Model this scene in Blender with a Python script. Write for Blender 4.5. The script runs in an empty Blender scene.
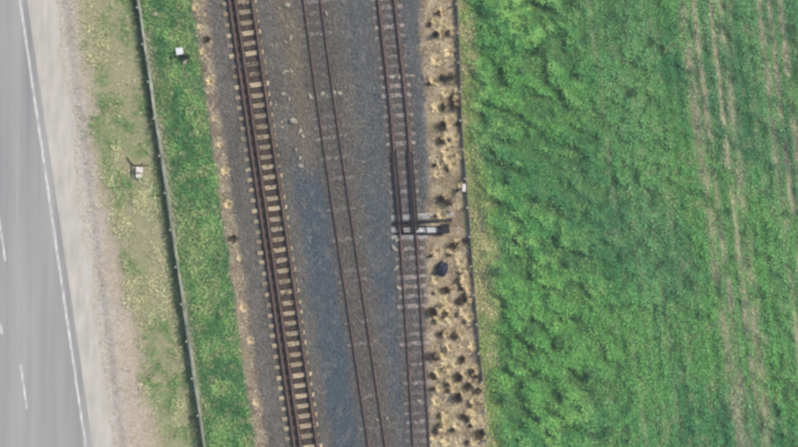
import bpy, bmesh, math, random
import numpy as np
from mathutils import Vector, Matrix

# ------------------------------------------------------------------ camera, sky, sun, exposure
random.seed(7)
RNG = np.random.default_rng(11)
S = 16.5                                   # photograph pixels per metre on the ground
CX, CY = 399.0, 223.5
def wx(px): return (px - CX) / S
def wy(py): return (CY - py) / S

scene = bpy.context.scene
C = scene.collection
cam_d = bpy.data.cameras.new('camera'); cam = bpy.data.objects.new('camera', cam_d); C.objects.link(cam)
CAM_H = 110.0
cam.location = (0, 0, CAM_H)
cam_d.sensor_width = 36.0
cam_d.lens = 36.0 * CAM_H / (798 / S)
cam_d.clip_start = 1.0; cam_d.clip_end = 3000.0
cam_d.dof.use_dof = True                   # soft aerial lens: focused short of the ground
cam_d.dof.focus_distance = 55.0
cam_d.dof.aperture_fstop = 0.64
scene.camera = cam

SUN_AZ = math.radians(66)                  # clockwise from +Y: light comes from the upper right
SUN_EL = math.radians(44)
w = bpy.data.worlds.new('World'); scene.world = w; w.use_nodes = True
nt = w.node_tree
sky = nt.nodes.new('ShaderNodeTexSky'); sky.sky_type = 'NISHITA'; sky.sun_disc = False
sky.sun_elevation = SUN_EL; sky.sun_rotation = SUN_AZ
sky.dust_density = 2.0
bg = nt.nodes['Background']; bg.inputs[1].default_value = 0.15
nt.links.new(sky.outputs[0], bg.inputs[0])
sun_d = bpy.data.lights.new('sun', 'SUN'); sun = bpy.data.objects.new('sun', sun_d); C.objects.link(sun)
sun_d.energy = 2.6; sun_d.angle = math.radians(0.6); sun_d.color = (1.0, 0.95, 0.87)
to_sun = Vector((math.sin(SUN_AZ) * math.cos(SUN_EL), math.cos(SUN_AZ) * math.cos(SUN_EL), math.sin(SUN_EL)))
sun.rotation_euler = (-to_sun).to_track_quat('-Z', 'Y').to_euler()
sun.location = (30, 20, 60)
vs = scene.view_settings
vs.view_transform = 'Standard'; vs.look = 'None'; vs.gamma = 1.0; vs.exposure = 1.1
vs.use_curve_mapping = False

# ------------------------------------------------------------------ helpers
K = 0.47                                   # albedo of a surface that shows the given sRGB value at this exposure
def lin(c):
    c = np.asarray(c, dtype=float) / 255.0
    return np.where(c <= 0.04045, c / 12.92, ((c + 0.055) / 1.055) ** 2.4)
def col(r, g, b, k=1.0): return lin((r, g, b)) * K * k

def _hash(ix, iy, seed):
    n = (ix.astype(np.int64) * 374761393 + iy.astype(np.int64) * 668265263 + seed * 1442695041) & 0xffffffff
    n = ((n ^ (n >> 13)) * 1274126177) & 0xffffffff
    n = n ^ (n >> 16)
    return (n & 0xffff) / 65535.0
def vnoise(x, y, seed=0):
    ix = np.floor(x); iy = np.floor(y); fx = x - ix; fy = y - iy
    fx = fx * fx * (3 - 2 * fx); fy = fy * fy * (3 - 2 * fy)
    a = _hash(ix, iy, seed); b = _hash(ix + 1, iy, seed); c = _hash(ix, iy + 1, seed); d = _hash(ix + 1, iy + 1, seed)
    return (a * (1 - fx) + b * fx) * (1 - fy) + (c * (1 - fx) + d * fx) * fy
def fbm(x, y, seed=0, oct=4):
    s = 0; a = 0.5; t = 0
    for i in range(oct):
        s = s + a * vnoise(x + i * 17.3, y - i * 9.1, seed + i); t += a
        x = x * 2.03; y = y * 2.03; a *= 0.5
    return s / t
def sstep(a, b, x):
    t = np.clip((x - a) / (b - a), 0, 1); return t * t * (3 - 2 * t)
def curve(pts):                            # piecewise-linear x(py) with linear continuation
    ys = np.array([p[0] for p in pts], float); xs = np.array([p[1] for p in pts], float)
    s0 = (xs[1] - xs[0]) / (ys[1] - ys[0]); s1 = (xs[-1] - xs[-2]) / (ys[-1] - ys[-2])
    def f(y):
        y = np.asarray(y, float)
        r = np.interp(y, ys, xs)
        r = np.where(y < ys[0], xs[0] + (y - ys[0]) * s0, r)
        return np.where(y > ys[-1], xs[-1] + (y - ys[-1]) * s1, r)
    return f

# lines of the place, as distances across it
EDGE = curve([(0, 20), (444, 85.3)])
SHOULDER = curve([(0, 55), (220, 82.5), (447, 112)])
DIRT = curve([(0, 76), (120, 96), (220, 110), (330, 136), (447, 160)])
FENCE1 = curve([(0, 134), (220, 165.3), (444, 197.3)])
GREEN = curve([(0, 192), (227, 224), (444, 254)])
TAN1 = curve([(0, 206), (134, 223), (294, 247), (444, 266)])
T1L = curve([(27, 233), (207, 259.5), (412, 289.3)])           # standard-gauge rail
T1M = lambda y: T1L(y) + 6.1                                   # narrow-gauge rail
T1R = lambda y: T1L(y) + 22.8                                  # shared rail
T2R = curve([(0, 320.5), (99, 334), (200, 348.7), (299, 363.5), (424, 382.3)])
T2L = lambda y: T2R(y) - 17.0
T3L = curve([(0, 378), (60, 385), (112, 390.5), (207, 398.3), (300, 404.5), (412, 411.5), (447, 413.5)])
T3R = lambda y: T3L(y) + 16.0
VERGE = curve([(0, 420), (100, 424), (200, 427), (300, 426), (447, 428)])
FENCE2 = curve([(0, 456), (50, 458), (134, 461), (200, 466), (284, 472.5), (340, 477.5), (447, 487)])

def height(px, py):                        # ground level, metres
    x = wx(px); y = wy(py)
    h = (fbm(x * 0.9, y * 0.9, 40, 3) - 0.5) * 0.06
    road = 1 - sstep(6, 16, px - SHOULDER(py))
    h = h * (1 - road) - 0.10 * road
    bal = sstep(-4, 6, px - TAN1(py)) * (1 - sstep(-6, 4, px - VERGE(py)))
    h = h * (1 - 0.75 * bal)
    fld = sstep(6, 26, px - FENCE2(py))
    h = h + fld * canopy(px, py) * 0.75
    return h
def canopy(px, py):                        # lumpy lush growth: tall near the fence, flatter further right
    x = wx(px); y = wy(py)
    u = x * 0.86 - y * 0.5; v = x * 0.5 + y * 0.86
    q = (fbm(x * .8, y * .8, 3, 2) - .5)
    n = fbm(x * 0.42 + q, y * 0.6 + .2 * x + q, 21, 3)
    n2 = fbm(x * .85 + q, y * 1.25 + .45 * x, 33, 2)
    l = sstep(.34, .68, n * 0.36 + n2 * 0.64)
    flat = sstep(540, 640, px + 40 * (fbm(x * .3, y * .3, 9, 2) - .5) - 0.05 * py)
    row = .5 + .5 * np.cos((px - .135 * py + 3 * (n - .5)) * (2 * math.pi / 11.0))
    low = .05 + .06 * row + .12 * l + .10 * sstep(.45, .7, n2)
    return (0.03 + 0.56 * l) * (1 - flat) + low * flat
def field_lines(px, py):                   # dry wheel and drill lines in the field, 0..1
    x = wx(px); y = wy(py)
    m = np.zeros_like(px, dtype=float)
    j = (fbm(x * 0.25, y * .5, 60, 3) - .5) * 3.5
    def line(c, wd, amp, seed):
        d = np.abs(px + j - c(py))
        brk = sstep(0.30, 0.60, fbm(x * 0.8, y * 0.7, seed, 3))
        return amp * np.exp(-(d / wd) ** 2) * (0.3 + 0.7 * brk)
    st = lambda x0, sl=.118: curve([(0, x0), (447, x0 + 447 * sl)])
    L = [(st(681, .135), 5.5, .85, 61), (st(692, .128), 3.0, 1.0, 62), (st(709, .118), 3.0, 1.0, 69), (st(719, .112), 5.0, .8, 63), (st(728, .10), 1.8, .40, 70),
         (st(758), 3.6, .95, 64), (st(768), 2.8, 1.0, 71), (st(779), 3.6, .95, 65), (st(789), 1.8, .40, 72),
         (st(588, .13), 2.0, .40, 66), (st(604, .13), 1.6, .22, 73), (st(622, .135), 2.0, .32, 67), (st(640, .13), 1.6, .22, 74), (st(742, .12), 1.6, .25, 75), (st(836), 3, .8, 68), (st(850), 3, .7, 76)]
    for c, wd, a, sd in L: m = np.maximum(m, line(c, wd, a, sd))
    return m
def pale_line(px, py):
    return np.exp(-((px - curve([(0, 702), (447, 754)])(py)) / 1.7) ** 2)

def mixc(a, b, t): return a * (1 - t[..., None]) + np.asarray(b) * t[..., None]
def ground_colour(px, py):
    x = wx(px); y = wy(py)
    wob = (fbm(x * 0.7, y * 0.7, 1, 4) - .5) * 14 + (fbm(x * 3, y * 3, 2, 3) - .5) * 8
    p = px + wob
    n1 = fbm(x * 0.5, y * 0.35, 5, 4); n2 = fbm(x * 2.2, y * 2.2, 6, 4); n3 = fbm(x * 6, y * 6, 7, 2)
    st = fbm(x * 1.6 + y * .24, y * 0.15, 8, 3)                 # along-line streaks
    c = np.empty(px.shape + (3,)); c[:] = col(184, 167, 143)    # roadside dirt
    c = mixc(c, col(194, 179, 156), sstep(.4, .7, st) * .7)
    c = mixc(c, col(198, 190, 175), (1 - sstep(-2, 34, p + (n2 - .5) * 16 - SHOULDER(py))) * .9)
    g = col(160, 155, 118); c = mixc(c, g, sstep(-16, 20, p - DIRT(py)))
    c = mixc(c, col(124, 140, 90), sstep(-9, 14, p - DIRT(py)) * sstep(.40, .58, n1 * .5 + n2 * .5) * .9)
    c = mixc(c, col(182, 166, 132), sstep(-2, 9, p - DIRT(py)) * sstep(.56, .74, n2) * .7)
    near_f = np.exp(-((px - FENCE1(py) - 7) / 4.0) ** 2)
    c = mixc(c, col(72, 108, 66), sstep(-1, 5, px + wob * .3 - FENCE1(py)))
    c = mixc(c, col(160, 158, 128), near_f * sstep(.30, .55, fbm(x * .6, y * .4, 71, 3)) * .9)
    t = sstep(-2, 2.5, px + wob * .45 - GREEN(py))
    c = mixc(c, mixc(np.broadcast_to(col(158, 144, 120), c.shape), col(126, 112, 96), sstep(.4, .7, n2)), t)
    # ballast
    bal = np.empty_like(c); bal[:] = col(118, 114, 104)
    bal = mixc(bal, col(128, 120, 112), sstep(.4, .65, n2) * .6)
    n4 = fbm(x * .8, y * .25, 14, 3)
    slate = sstep(-3, 12, px + wob * .6 - T1R(py) - 10) * (1 - sstep(-8, 4, px + wob * .6 - T2L(py))) * sstep(130, 185, py + (n1 - .5) * 50)
    slate = np.maximum(slate, sstep(0, 16, px + wob * .8 - T2R(py) - 4 - 10 * (1 - sstep(100, 200, py))) * (1 - sstep(-13, 1, px + wob * .8 - T3L(py))) * (.7 + .25 * sstep(150, 300, py)))
    slate = np.maximum(slate, .7 * sstep(1, 7, px + wob * .4 - T3R(py)) * (1 - sstep(190, 230, py)))
    slate = slate * (.85 + .15 * sstep(.35, .6, n4))
    bal = mixc(bal, col(90, 100, 106), slate * (1 - .3 * sstep(0, 20, px - T2R(py)) * sstep(.4, .6, n2)))
    bal = mixc(bal, col(134, 130, 122), sstep(.60, .74, fbm(x * 3.3, y * 2.2, 15, 3)) * .55)
    bal = mixc(bal, col(104, 100, 92), (1 - slate) * sstep(.5, .7, n4) * .5)
    br = sstep(2, 8, p - T1R(py) - 20) * (1 - sstep(-14, -4, p - T2L(py))) * (1 - sstep(140, 190, py))
    bal = mixc(bal, col(130, 119, 102), br * .85)
    def bed(l, r, cc, a, m=5):
        return sstep(-m, 2, px + wob * .5 - l(py)) * (1 - sstep(-2, m, px + wob * .5 - r(py))) * a, cc
    for t2, cc in (bed(T1L, T1R, col(88, 76, 66), .95, 6), bed(T2L, T2R, col(108, 101, 94), .85, 16), bed(T3L, T3R, col(107, 101, 97), .85, 15)):
        bal = mixc(bal, cc, t2)
    c = mixc(c, bal, sstep(-2, 3, px + wob * .5 - TAN1(py)))
    # tan verge
    tan = np.empty_like(c); tan[:] = col(176, 156, 126)
    tan = mixc(tan, col(142, 122, 98), sstep(.40, .62, n2) * .9)
    tan = mixc(tan, col(196, 178, 144), sstep(.5, .7, fbm(x * 1.6, y * 1.6, 90, 3)) * .8)
    c = mixc(c, tan, sstep(-4, 5, px + wob * .7 - VERGE(py)))
    # field margin and field soil
    c = mixc(c, col(150, 150, 104), sstep(-1, 3, px + wob * .2 - FENCE2(py)))
    fg = mixc(np.broadcast_to(col(66, 104, 62), c.shape), col(84, 118, 66), sstep(.4, .6, n2))
    c = mixc(c, fg, sstep(6, 15, p - FENCE2(py) - margin_w(px, py)))
    c = mixc(c, col(176, 166, 136), field_lines(px, py) * sstep(560, 580, px))
    return c * (0.86 + 0.28 * n3)[..., None]
def margin_w(px, py):
    return 2 + 14 * np.exp(-((py - 250) / 110.0) ** 2) + 5 * np.exp(-((py - 60) / 40.0) ** 2)

# ------------------------------------------------------------------ materials
def new_mat(name):
    m = bpy.data.materials.new(name); m.use_nodes = True
    b = m.node_tree.nodes['Principled BSDF']; b.inputs['Roughness'].default_value = 0.9
    b.inputs['Specular IOR Level'].default_value = 0.15
    return m, m.node_tree, b
def attr_mat(name, rough=0.95, noise=0.0, scale=20, bump=0.0, trans=0.0):
    m, t, b = new_mat(name); b.inputs['Roughness'].default_value = rough
    a = t.nodes.new('ShaderNodeAttribute'); a.attribute_name = 'col'
    out = a.outputs['Color']
    if noise > 0:
        n = t.nodes.new('ShaderNodeTexNoise'); n.inputs['Scale'].default_value = scale; n.inputs['Detail'].default_value = 4
        g = t.nodes.new('ShaderNodeNewGeometry'); t.links.new(g.outputs['Position'], n.inputs['Vector'])
        mr = t.nodes.new('ShaderNodeMapRange'); mr.inputs['From Min'].default_value = .3; mr.inputs['From Max'].default_value = .7
        mr.inputs['To Min'].default_value = 1 - noise; mr.inputs['To Max'].default_value = 1 + noise
        t.links.new(n.outputs['Fac'], mr.inputs['Value'])
        v = t.nodes.new('ShaderNodeVectorMath'); v.operation = 'SCALE'
        t.links.new(out, v.inputs[0]); t.links.new(mr.outputs[0], v.inputs['Scale']); out = v.outputs[0]
        if bump:
            bp = t.nodes.new('ShaderNodeBump'); bp.inputs['Strength'].default_value = bump; bp.inputs['Distance'].default_value = .03
            t.links.new(n.outputs['Fac'], bp.inputs['Height']); t.links.new(bp.outputs[0], b.inputs['Normal'])
    t.links.new(out, b.inputs['Base Color'])
    if trans:
        tr = t.nodes.new('ShaderNodeBsdfTranslucent'); t.links.new(out, tr.inputs['Color'])
        mx = t.nodes.new('ShaderNodeMixShader'); mx.inputs[0].default_value = trans
        o = t.nodes['Material Output']
        t.links.new(b.outputs[0], mx.inputs[1]); t.links.new(tr.outputs[0], mx.inputs[2]); t.links.new(mx.outputs[0], o.inputs['Surface'])
    return m
def noise_mat(name, c1, c2, scale=(6, 6, 6), rough=0.85, rot=0.0, lo=.35, hi=.65, metal=0.0, obj_rand=0.0, coord='pos', bump=.3, detail=5):
    m, t, b = new_mat(name); b.inputs['Roughness'].default_value = rough; b.inputs['Metallic'].default_value = metal
    mp = t.nodes.new('ShaderNodeMapping'); mp.inputs['Scale'].default_value = scale; mp.inputs['Rotation'].default_value = (0, 0, rot)
    if coord == 'pos':
        g = t.nodes.new('ShaderNodeNewGeometry'); t.links.new(g.outputs['Position'], mp.inputs['Vector'])
    else:
        g = t.nodes.new('ShaderNodeTexCoord'); t.links.new(g.outputs['Object'], mp.inputs['Vector'])
    n = t.nodes.new('ShaderNodeTexNoise'); n.inputs['Scale'].default_value = 1; n.inputs['Detail'].default_value = detail
    n.inputs['Roughness'].default_value = .6
    t.links.new(mp.outputs[0], n.inputs['Vector'])
    r = t.nodes.new('ShaderNodeValToRGB')
    r.color_ramp.elements[0].position = lo; r.color_ramp.elements[0].color = (*c1, 1)
    r.color_ramp.elements[1].position = hi; r.color_ramp.elements[1].color = (*c2, 1)
    t.links.new(n.outputs['Fac'], r.inputs[0]); out = r.outputs[0]
    if obj_rand:
        oi = t.nodes.new('ShaderNodeObjectInfo')
        mr = t.nodes.new('ShaderNodeMapRange'); mr.inputs['To Min'].default_value = 1 - obj_rand; mr.inputs['To Max'].default_value = 1 + obj_rand
        t.links.new(oi.outputs['Random'], mr.inputs['Value'])
        v = t.nodes.new('ShaderNodeVectorMath'); v.operation = 'SCALE'
        t.links.new(out, v.inputs[0]); t.links.new(mr.outputs[0], v.inputs['Scale']); out = v.outputs[0]
    t.links.new(out, b.inputs['Base Color'])
    if bump:
        bp = t.nodes.new('ShaderNodeBump'); bp.inputs['Strength'].default_value = bump; bp.inputs['Distance'].default_value = .01
        t.links.new(n.outputs['Fac'], bp.inputs['Height']); t.links.new(bp.outputs[0], b.inputs['Normal'])
    return m, t, b, out

ROT = -math.atan(0.147)
M = {}
M['ground'] = attr_mat('ground_soil', .97, .22, 9, .5)
M['stone'] = attr_mat('ballast_stone', .92)
M['grass'] = attr_mat('grass_blade', .75, trans=.3)
M['dry'] = attr_mat('dry_blade', .85, trans=.15)
M['rust'] = noise_mat('rusted_rail_steel', tuple(col(84, 66, 60)), tuple(col(116, 92, 82)), (4, 4, 4), .7)[0]
M['dark_steel'] = noise_mat('dark_greased_steel', tuple(col(26, 26, 32)), tuple(col(44, 40, 46)), (5, 5, 5), .55)[0]
M['plate'] = noise_mat('base_plate_rust', tuple(col(80, 62, 52)), tuple(col(110, 88, 72)), (20, 20, 20), .8)[0]
M['post'] = noise_mat('weathered_post', tuple(col(150, 148, 132)), tuple(col(190, 186, 166)), (14, 14, 4), .9)[0]
M['board'] = noise_mat('weathered_board', tuple(col(104, 116, 96)), tuple(col(176, 176, 154)), (1.4, 1.4, 4), .9, rot=0)[0]
M['dark_board'] = noise_mat('dark_fence_timber', tuple(col(70, 62, 58)), tuple(col(112, 100, 90)), (3, 3, 8), .9)[0]
M['wire'] = noise_mat('galvanised_wire', tuple(col(120, 120, 116)), tuple(col(160, 160, 154)), (30, 30, 30), .5, metal=.6)[0]
M['white'] = noise_mat('white_painted_metal', tuple(col(214, 214, 204)), tuple(col(246, 244, 236)), (10, 10, 10), .5)[0]
M['concrete'] = noise_mat('pale_concrete', tuple(col(206, 190, 176)), tuple(col(248, 236, 226)), (9, 9, 9), .9)[0]
M['blue'] = noise_mat('dark_blue_paint', tuple(col(30, 32, 52)), tuple(col(48, 50, 76)), (9, 9, 9), .5)[0]
M['black'] = noise_mat('black_painted_steel', tuple(col(30, 28, 32)), tuple(col(52, 48, 52)), (14, 14, 14), .5)[0]
M['branch'] = noise_mat('dead_branch_bark', tuple(col(66, 58, 52)), tuple(col(98, 86, 76)), (20, 20, 20), .9)[0]
M['rock'] = noise_mat('pale_rubble', tuple(col(132, 122, 106)), tuple(col(188, 176, 152)), (9, 9, 9), .95, obj_rand=.18)[0]
M['paint'] = noise_mat('worn_road_paint', tuple(col(176, 170, 160)), tuple(col(232, 228, 218)), (9, 1.6, 1), .7, rot=ROT)[0]

def sleeper_mat(name, c1, c2, stain=None):
    m, t, b, out = noise_mat(name, c1, c2, (3.2, 14, 9), .92, obj_rand=.34, coord='obj', bump=.5)
    if stain:                              # iron stain soaked into the timber between the two close rails
        tc = t.nodes.new('ShaderNodeTexCoord'); sx = t.nodes.new('ShaderNodeSeparateXYZ'); t.links.new(tc.outputs['Object'], sx.inputs[0])
        n = t.nodes.new('ShaderNodeTexNoise'); n.inputs['Scale'].default_value = 7
        g = t.nodes.new('ShaderNodeNewGeometry'); t.links.new(g.outputs['Position'], n.inputs['Vector'])
        ad = t.nodes.new('ShaderNodeMath'); ad.operation = 'MULTIPLY_ADD'; ad.inputs[1].default_value = .28
        t.links.new(n.outputs['Fac'], ad.inputs[0]); t.links.new(sx.outputs['X'], ad.inputs[2])
        r = t.nodes.new('ShaderNodeValToRGB'); mr = t.nodes.new('ShaderNodeMapRange')
        mr.inputs['From Min'].default_value = -1.5; mr.inputs['From Max'].default_value = 1.5
        t.links.new(ad.outputs[0], mr.inputs['Value']); t.links.new(mr.outputs[0], r.inputs[0])
        e = r.color_ramp.elements
        def pos(xm): return (xm + .14 + 1.5) / 3
        e[0].position = pos(stain[0] - .06); e[0].color = (0, 0, 0, 1)
        e[1].position = pos(stain[0] + .04); e[1].color = (1, 1, 1, 1)
        k = e.new(pos(stain[1] - .05)); k.color = (1, 1, 1, 1)
        k = e.new(pos(stain[1] + .1)); k.color = (0, 0, 0, 1)
        mx = t.nodes.new('ShaderNodeMix'); mx.data_type = 'RGBA'
        t.links.new(r.outputs[0], mx.inputs['Factor']); t.links.new(out, mx.inputs['A'])
        mx.inputs['B'].default_value = (*col(96, 78, 76), 1)
        t.links.new(mx.outputs['Result'], b.inputs['Base Color'])
    return m

# ------------------------------------------------------------------ mesh helpers
def np_mesh(name, V, F, mat, colours=None, smooth=False):
    V = np.ascontiguousarray(V, dtype=np.float32); F = np.ascontiguousarray(F, dtype=np.int32)
    me = bpy.data.meshes.new(name)
    nv, nf, k = len(V), len(F), F.shape[1]
    me.vertices.add(nv); me.vertices.foreach_set('co', V.ravel())
    me.loops.add(nf * k); me.loops.foreach_set('vertex_index', F.ravel())
    me.polygons.add(nf); me.polygons.foreach_set('loop_start', np.arange(0, nf * k, k, dtype=np.int32))
    me.polygons.foreach_set('loop_total', np.full(nf, k, dtype=np.int32))
    if smooth: me.polygons.foreach_set('use_smooth', np.ones(nf, dtype=bool))
    me.update(calc_edges=True)
    if colours is not None:
        a = me.color_attributes.new('col', 'FLOAT_COLOR', 'POINT')
        a.data.foreach_set('color', np.concatenate([colours, np.ones((nv, 1))], 1).astype(np.float32).ravel())
    me.materials.append(mat)
    o = bpy.data.objects.new(name, me); C.objects.link(o); return o
def bm_obj(name, bm, mat, parent=None, smooth=False):
    me = bpy.data.meshes.new(name); bmesh.ops.recalc_face_normals(bm, faces=bm.faces); bm.to_mesh(me); bm.free()
    if smooth:
        for p in me.polygons: p.use_smooth = True
    me.materials.append(mat)
    o = bpy.data.objects.new(name, me); C.objects.link(o)
    if parent: o.parent = parent
    return o
def share(name, me, parent=None, loc=(0, 0, 0), rz=0.0, sc=(1, 1, 1)):
    o = bpy.data.objects.new(name, me); C.objects.link(o); o.location = loc; o.rotation_euler = (0, 0, rz); o.scale = sc
    if parent: o.parent = parent
    return o
def tag(o, label=None, cat=None, group=None, kind=None):
    if label: o['label'] = label
    if cat: o['category'] = cat
    if group: o['group'] = group
    if kind: o['kind'] = kind
    return o
def empty(name, loc=(0, 0, 0), rz=0.0):
    o = bpy.data.objects.new(name, None); C.objects.link(o); o.location = loc; o.rotation_euler = (0, 0, rz)
    o.empty_display_size = .3
    return o
def gz(px, py): return float(height(np.array([float(px)]), np.array([float(py)]))[0])
def add_box(bm, c, s, rz=0.0, bevel=0.0, jit=0.0):
    r = bmesh.ops.create_cube(bm, size=1.0)
    vs_ = r['verts']
    for v in vs_:
        v.co = Vector((v.co.x * s[0], v.co.y * s[1], v.co.z * s[2]))
        if jit: v.co += Vector([random.uniform(-jit, jit) for _ in range(3)])
    if bevel:
        es = list({e for v in vs_ for e in v.link_edges})
        out = bmesh.ops.bevel(bm, geom=es, offset=bevel, segments=1, affect='EDGES', profile=.5)
        vs_ = list({v for f in out['faces'] for v in f.verts} | {v for v in vs_ if v.is_valid})
    mt = Matrix.Translation(Vector(c)) @ Matrix.Rotation(rz, 4, 'Z')
    bmesh.ops.transform(bm, matrix=mt, verts=vs_)
def add_lathe(bm, prof, n=16, c=(0, 0, 0)):
    rings = []
    for r, z in prof:
        rings.append([bm.verts.new((c[0] + r * math.cos(2 * math.pi * i / n), c[1] + r * math.sin(2 * math.pi * i / n), c[2] + z)) for i in range(n)])
    for a, b in zip(rings, rings[1:]):
        for i in range(n): bm.faces.new((a[i], a[(i + 1) % n], b[(i + 1) % n], b[i]))
    bm.faces.new(rings[-1]); bm.faces.new(rings[0][::-1])
def add_tube(bm, pts, rad, n=6):
    rings = []
    for i, p in enumerate(pts):
        p = Vector(p); d = (Vector(pts[min(i + 1, len(pts) - 1)]) - Vector(pts[max(i - 1, 0)])).normalized()
        a = d.cross(Vector((0, 0, 1)));
        if a.length < .05: a = Vector((1, 0, 0))
        a.normalize(); b = d.cross(a)
        r = rad[i] if isinstance(rad, (list, tuple)) else rad
        rings.append([bm.verts.new(p + (a * math.cos(2 * math.pi * k / n) + b * math.sin(2 * math.pi * k / n)) * r) for k in range(n)])
    for a, b in zip(rings, rings[1:]):
        for k in range(n): bm.faces.new((a[k], a[(k + 1) % n], b[(k + 1) % n], b[k]))
    bm.faces.new(rings[0][::-1]); bm.faces.new(rings[-1])

# ------------------------------------------------------------------ ground
def graded(lo, hi, step, far):
    core = np.arange(lo, hi + step * .5, step)
    g = [step]
    while sum(g) < far: g.append(g[-1] * 1.28)
    ext = np.cumsum(g)
    return np.concatenate([lo - ext[::-1], core, hi + ext])
xs = graded(-27.5, 27.5, .11, 900); ys = graded(-16.5, 16.5, .11, 900)
X, Y = np.meshgrid(xs, ys)
PX = X * S + CX; PY = CY - Y * S
Z = height(PX, PY)
V = np.stack([X, Y, Z], -1).reshape(-1, 3)
nx, ny = len(xs), len(ys)
I = np.arange(nx * ny).reshape(ny, nx)
F = np.stack([I[:-1, :-1], I[:-1, 1:], I[1:, 1:], I[1:, :-1]], -1).reshape(-1, 4)
ground = np_mesh('ground', V, F, M['ground'], ground_colour(PX, PY).reshape(-1, 3), smooth=True)
tag(ground, kind='structure')

# ------------------------------------------------------------------ road
YA, YB = -2600, 3000                       # how far the long straight things run, in photograph pixels
def strip(name, left, right, z, mat, y0, y1, step, parent=None, edge_noise=0.0, nseg=1):
    py = np.arange(y0, y1 + step, step, dtype=float)
    l = left(py); r = right(py)
    if edge_noise: r = r + (fbm(py * .03, py * 0 + 3.3, 12, 4) - .5) * edge_noise
    cols = [l + (r - l) * i / nseg for i in range(nseg + 1)]
    V = np.concatenate([np.stack([wx(c), wy(py), np.full_like(py, z)], -1) for c in cols])
    n = len(py); F = []
    i = np.arange(n - 1)
    for k in range(nseg):
        F.append(np.stack([k * n + i, (k + 1) * n + i, (k + 1) * n + i + 1, k * n + i + 1], -1))
    o = np_mesh(name, V, np.concatenate(F), mat)
    o.data.flip_normals() if o.data.polygons[0].normal.z < 0 else None
    if parent: o.parent = parent
    return o
m, t, b, out = noise_mat('aged_asphalt', tuple(col(150, 147, 143)), tuple(col(176, 172, 165)), (.8, .03, 1), .9, rot=ROT, lo=.36, hi=.64, bump=0)
n = t.nodes.new('ShaderNodeTexNoise'); n.inputs['Scale'].default_value = 14; n.inputs['Detail'].default_value = 5; n.inputs['Roughness'].default_value = .75
g = t.nodes.new('ShaderNodeNewGeometry'); t.links.new(g.outputs['Position'], n.inputs['Vector'])
mr = t.nodes.new('ShaderNodeMapRange'); mr.inputs['From Min'].default_value = .3; mr.inputs['From Max'].default_value = .7; mr.inputs['To Min'].default_value = .86; mr.inputs['To Max'].default_value = 1.12
t.links.new(n.outputs['Fac'], mr.inputs['Value'])
v = t.nodes.new('ShaderNodeVectorMath'); v.operation = 'SCALE'; t.links.new(out, v.inputs[0]); t.links.new(mr.outputs[0], v.inputs['Scale'])
t.links.new(v.outputs[0], b.inputs['Base Color'])
bp = t.nodes.new('ShaderNodeBump'); bp.inputs['Strength'].default_value = .35; bp.inputs['Distance'].default_value = .01
t.links.new(n.outputs['Fac'], bp.inputs['Height']); t.links.new(bp.outputs[0], b.inputs['Normal'])
M['asphalt'] = m
M['gravel'] = noise_mat('pale_compacted_gravel', tuple(col(184, 177, 164)), tuple(col(210, 202, 187)), (2.2, .5, 1), .95, rot=ROT, lo=.3, hi=.7, bump=.2)[0]
road = tag(strip('road', lambda y: EDGE(y) - 185, lambda y: EDGE(y) + 7, .0, M['asphalt'], YA, YB, 40, nseg=2), kind='structure')
shoulder = tag(strip('shoulder', lambda y: EDGE(y) + 7, lambda y: SHOULDER(y), -.014, M['gravel'], -700, 1100, 5, edge_noise=22), kind='structure')
strip('edge_line', lambda y: EDGE(y) - 1.3, lambda y: EDGE(y) + 1.5, .004, M['paint'], YA, YB, 40, parent=road)
for y0 in range(-1117, 1200, 148):
    strip('lane_dash', lambda y: EDGE(y) - 54.2, lambda y: EDGE(y) - 52, .004, M['paint'], y0 + 2, y0 + 46, 22, parent=road)
strip('lane_mark', lambda y: EDGE(y) - 69.5, lambda y: EDGE(y) - 66, .004, M['paint'], 324, 334, 5, parent=road)

# ------------------------------------------------------------------ railway tracks
def rail_profile():
    return [(-.065, 0), (.065, 0), (.065, .012), (.012, .03), (.012, .105), (.034, .115), (.034, .15), (-.034, .15), (-.034, .115), (-.012, .105), (-.012, .03), (-.065, .012)]
def sweep(name, fx, y0, y1, z0, mat, parent, prof=None, step=14, drop=None):
    prof = prof or rail_profile()
    py = np.arange(y0, y1 + .1, step, dtype=float)
    n = len(prof); V = []; F = []
    x = wx(fx(py)); y = wy(py)
    # smooth the polyline a little
    for i in range(len(py)):
        a = max(i - 1, 0); b = min(i + 1, len(py) - 1)
        d = np.array([x[b] - x[a], y[b] - y[a]]); d /= np.linalg.norm(d); nrm = np.array([-d[1], d[0]])
        for (u, zz) in prof: V.append((x[i] + nrm[0] * u, y[i] + nrm[1] * u, z0 + zz - (float(drop(py[i])) if drop else 0)))
    for i in range(len(py) - 1):
        for k in range(n): F.append((i * n + k, i * n + (k + 1) % n, (i + 1) * n + (k + 1) % n, (i + 1) * n + k))
    o = np_mesh(name, np.array(V), np.array(F), mat)
    bm = bmesh.new(); bm.from_mesh(o.data)
    bm.verts.ensure_lookup_table()
    bm.faces.new([bm.verts[k] for k in range(n)]); bm.faces.new([bm.verts[len(V) - n + k] for k in range(n)])
    bmesh.ops.recalc_face_normals(bm, faces=bm.faces); bm.to_mesh(o.data); bm.free()
    o.parent = parent; return o
def sleeper_meshes(tagname, length, width, mat, count):
    out = []
    for i in range(count):
        bm = bmesh.new(); add_box(bm, (0, 0, 0), (length * random.uniform(.985, 1.015), width * random.uniform(.92, 1.08), .14), bevel=.018)
        for v in bm.verts: v.co += Vector((random.uniform(-.02, .02), random.uniform(-.012, .012), random.uniform(-.006, .006)))
        me = bpy.data.meshes.new(tagname); bmesh.ops.recalc_face_normals(bm, faces=bm.faces); bm.to_mesh(me); bm.free(); me.materials.append(mat); out.append(me)
    return out
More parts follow.
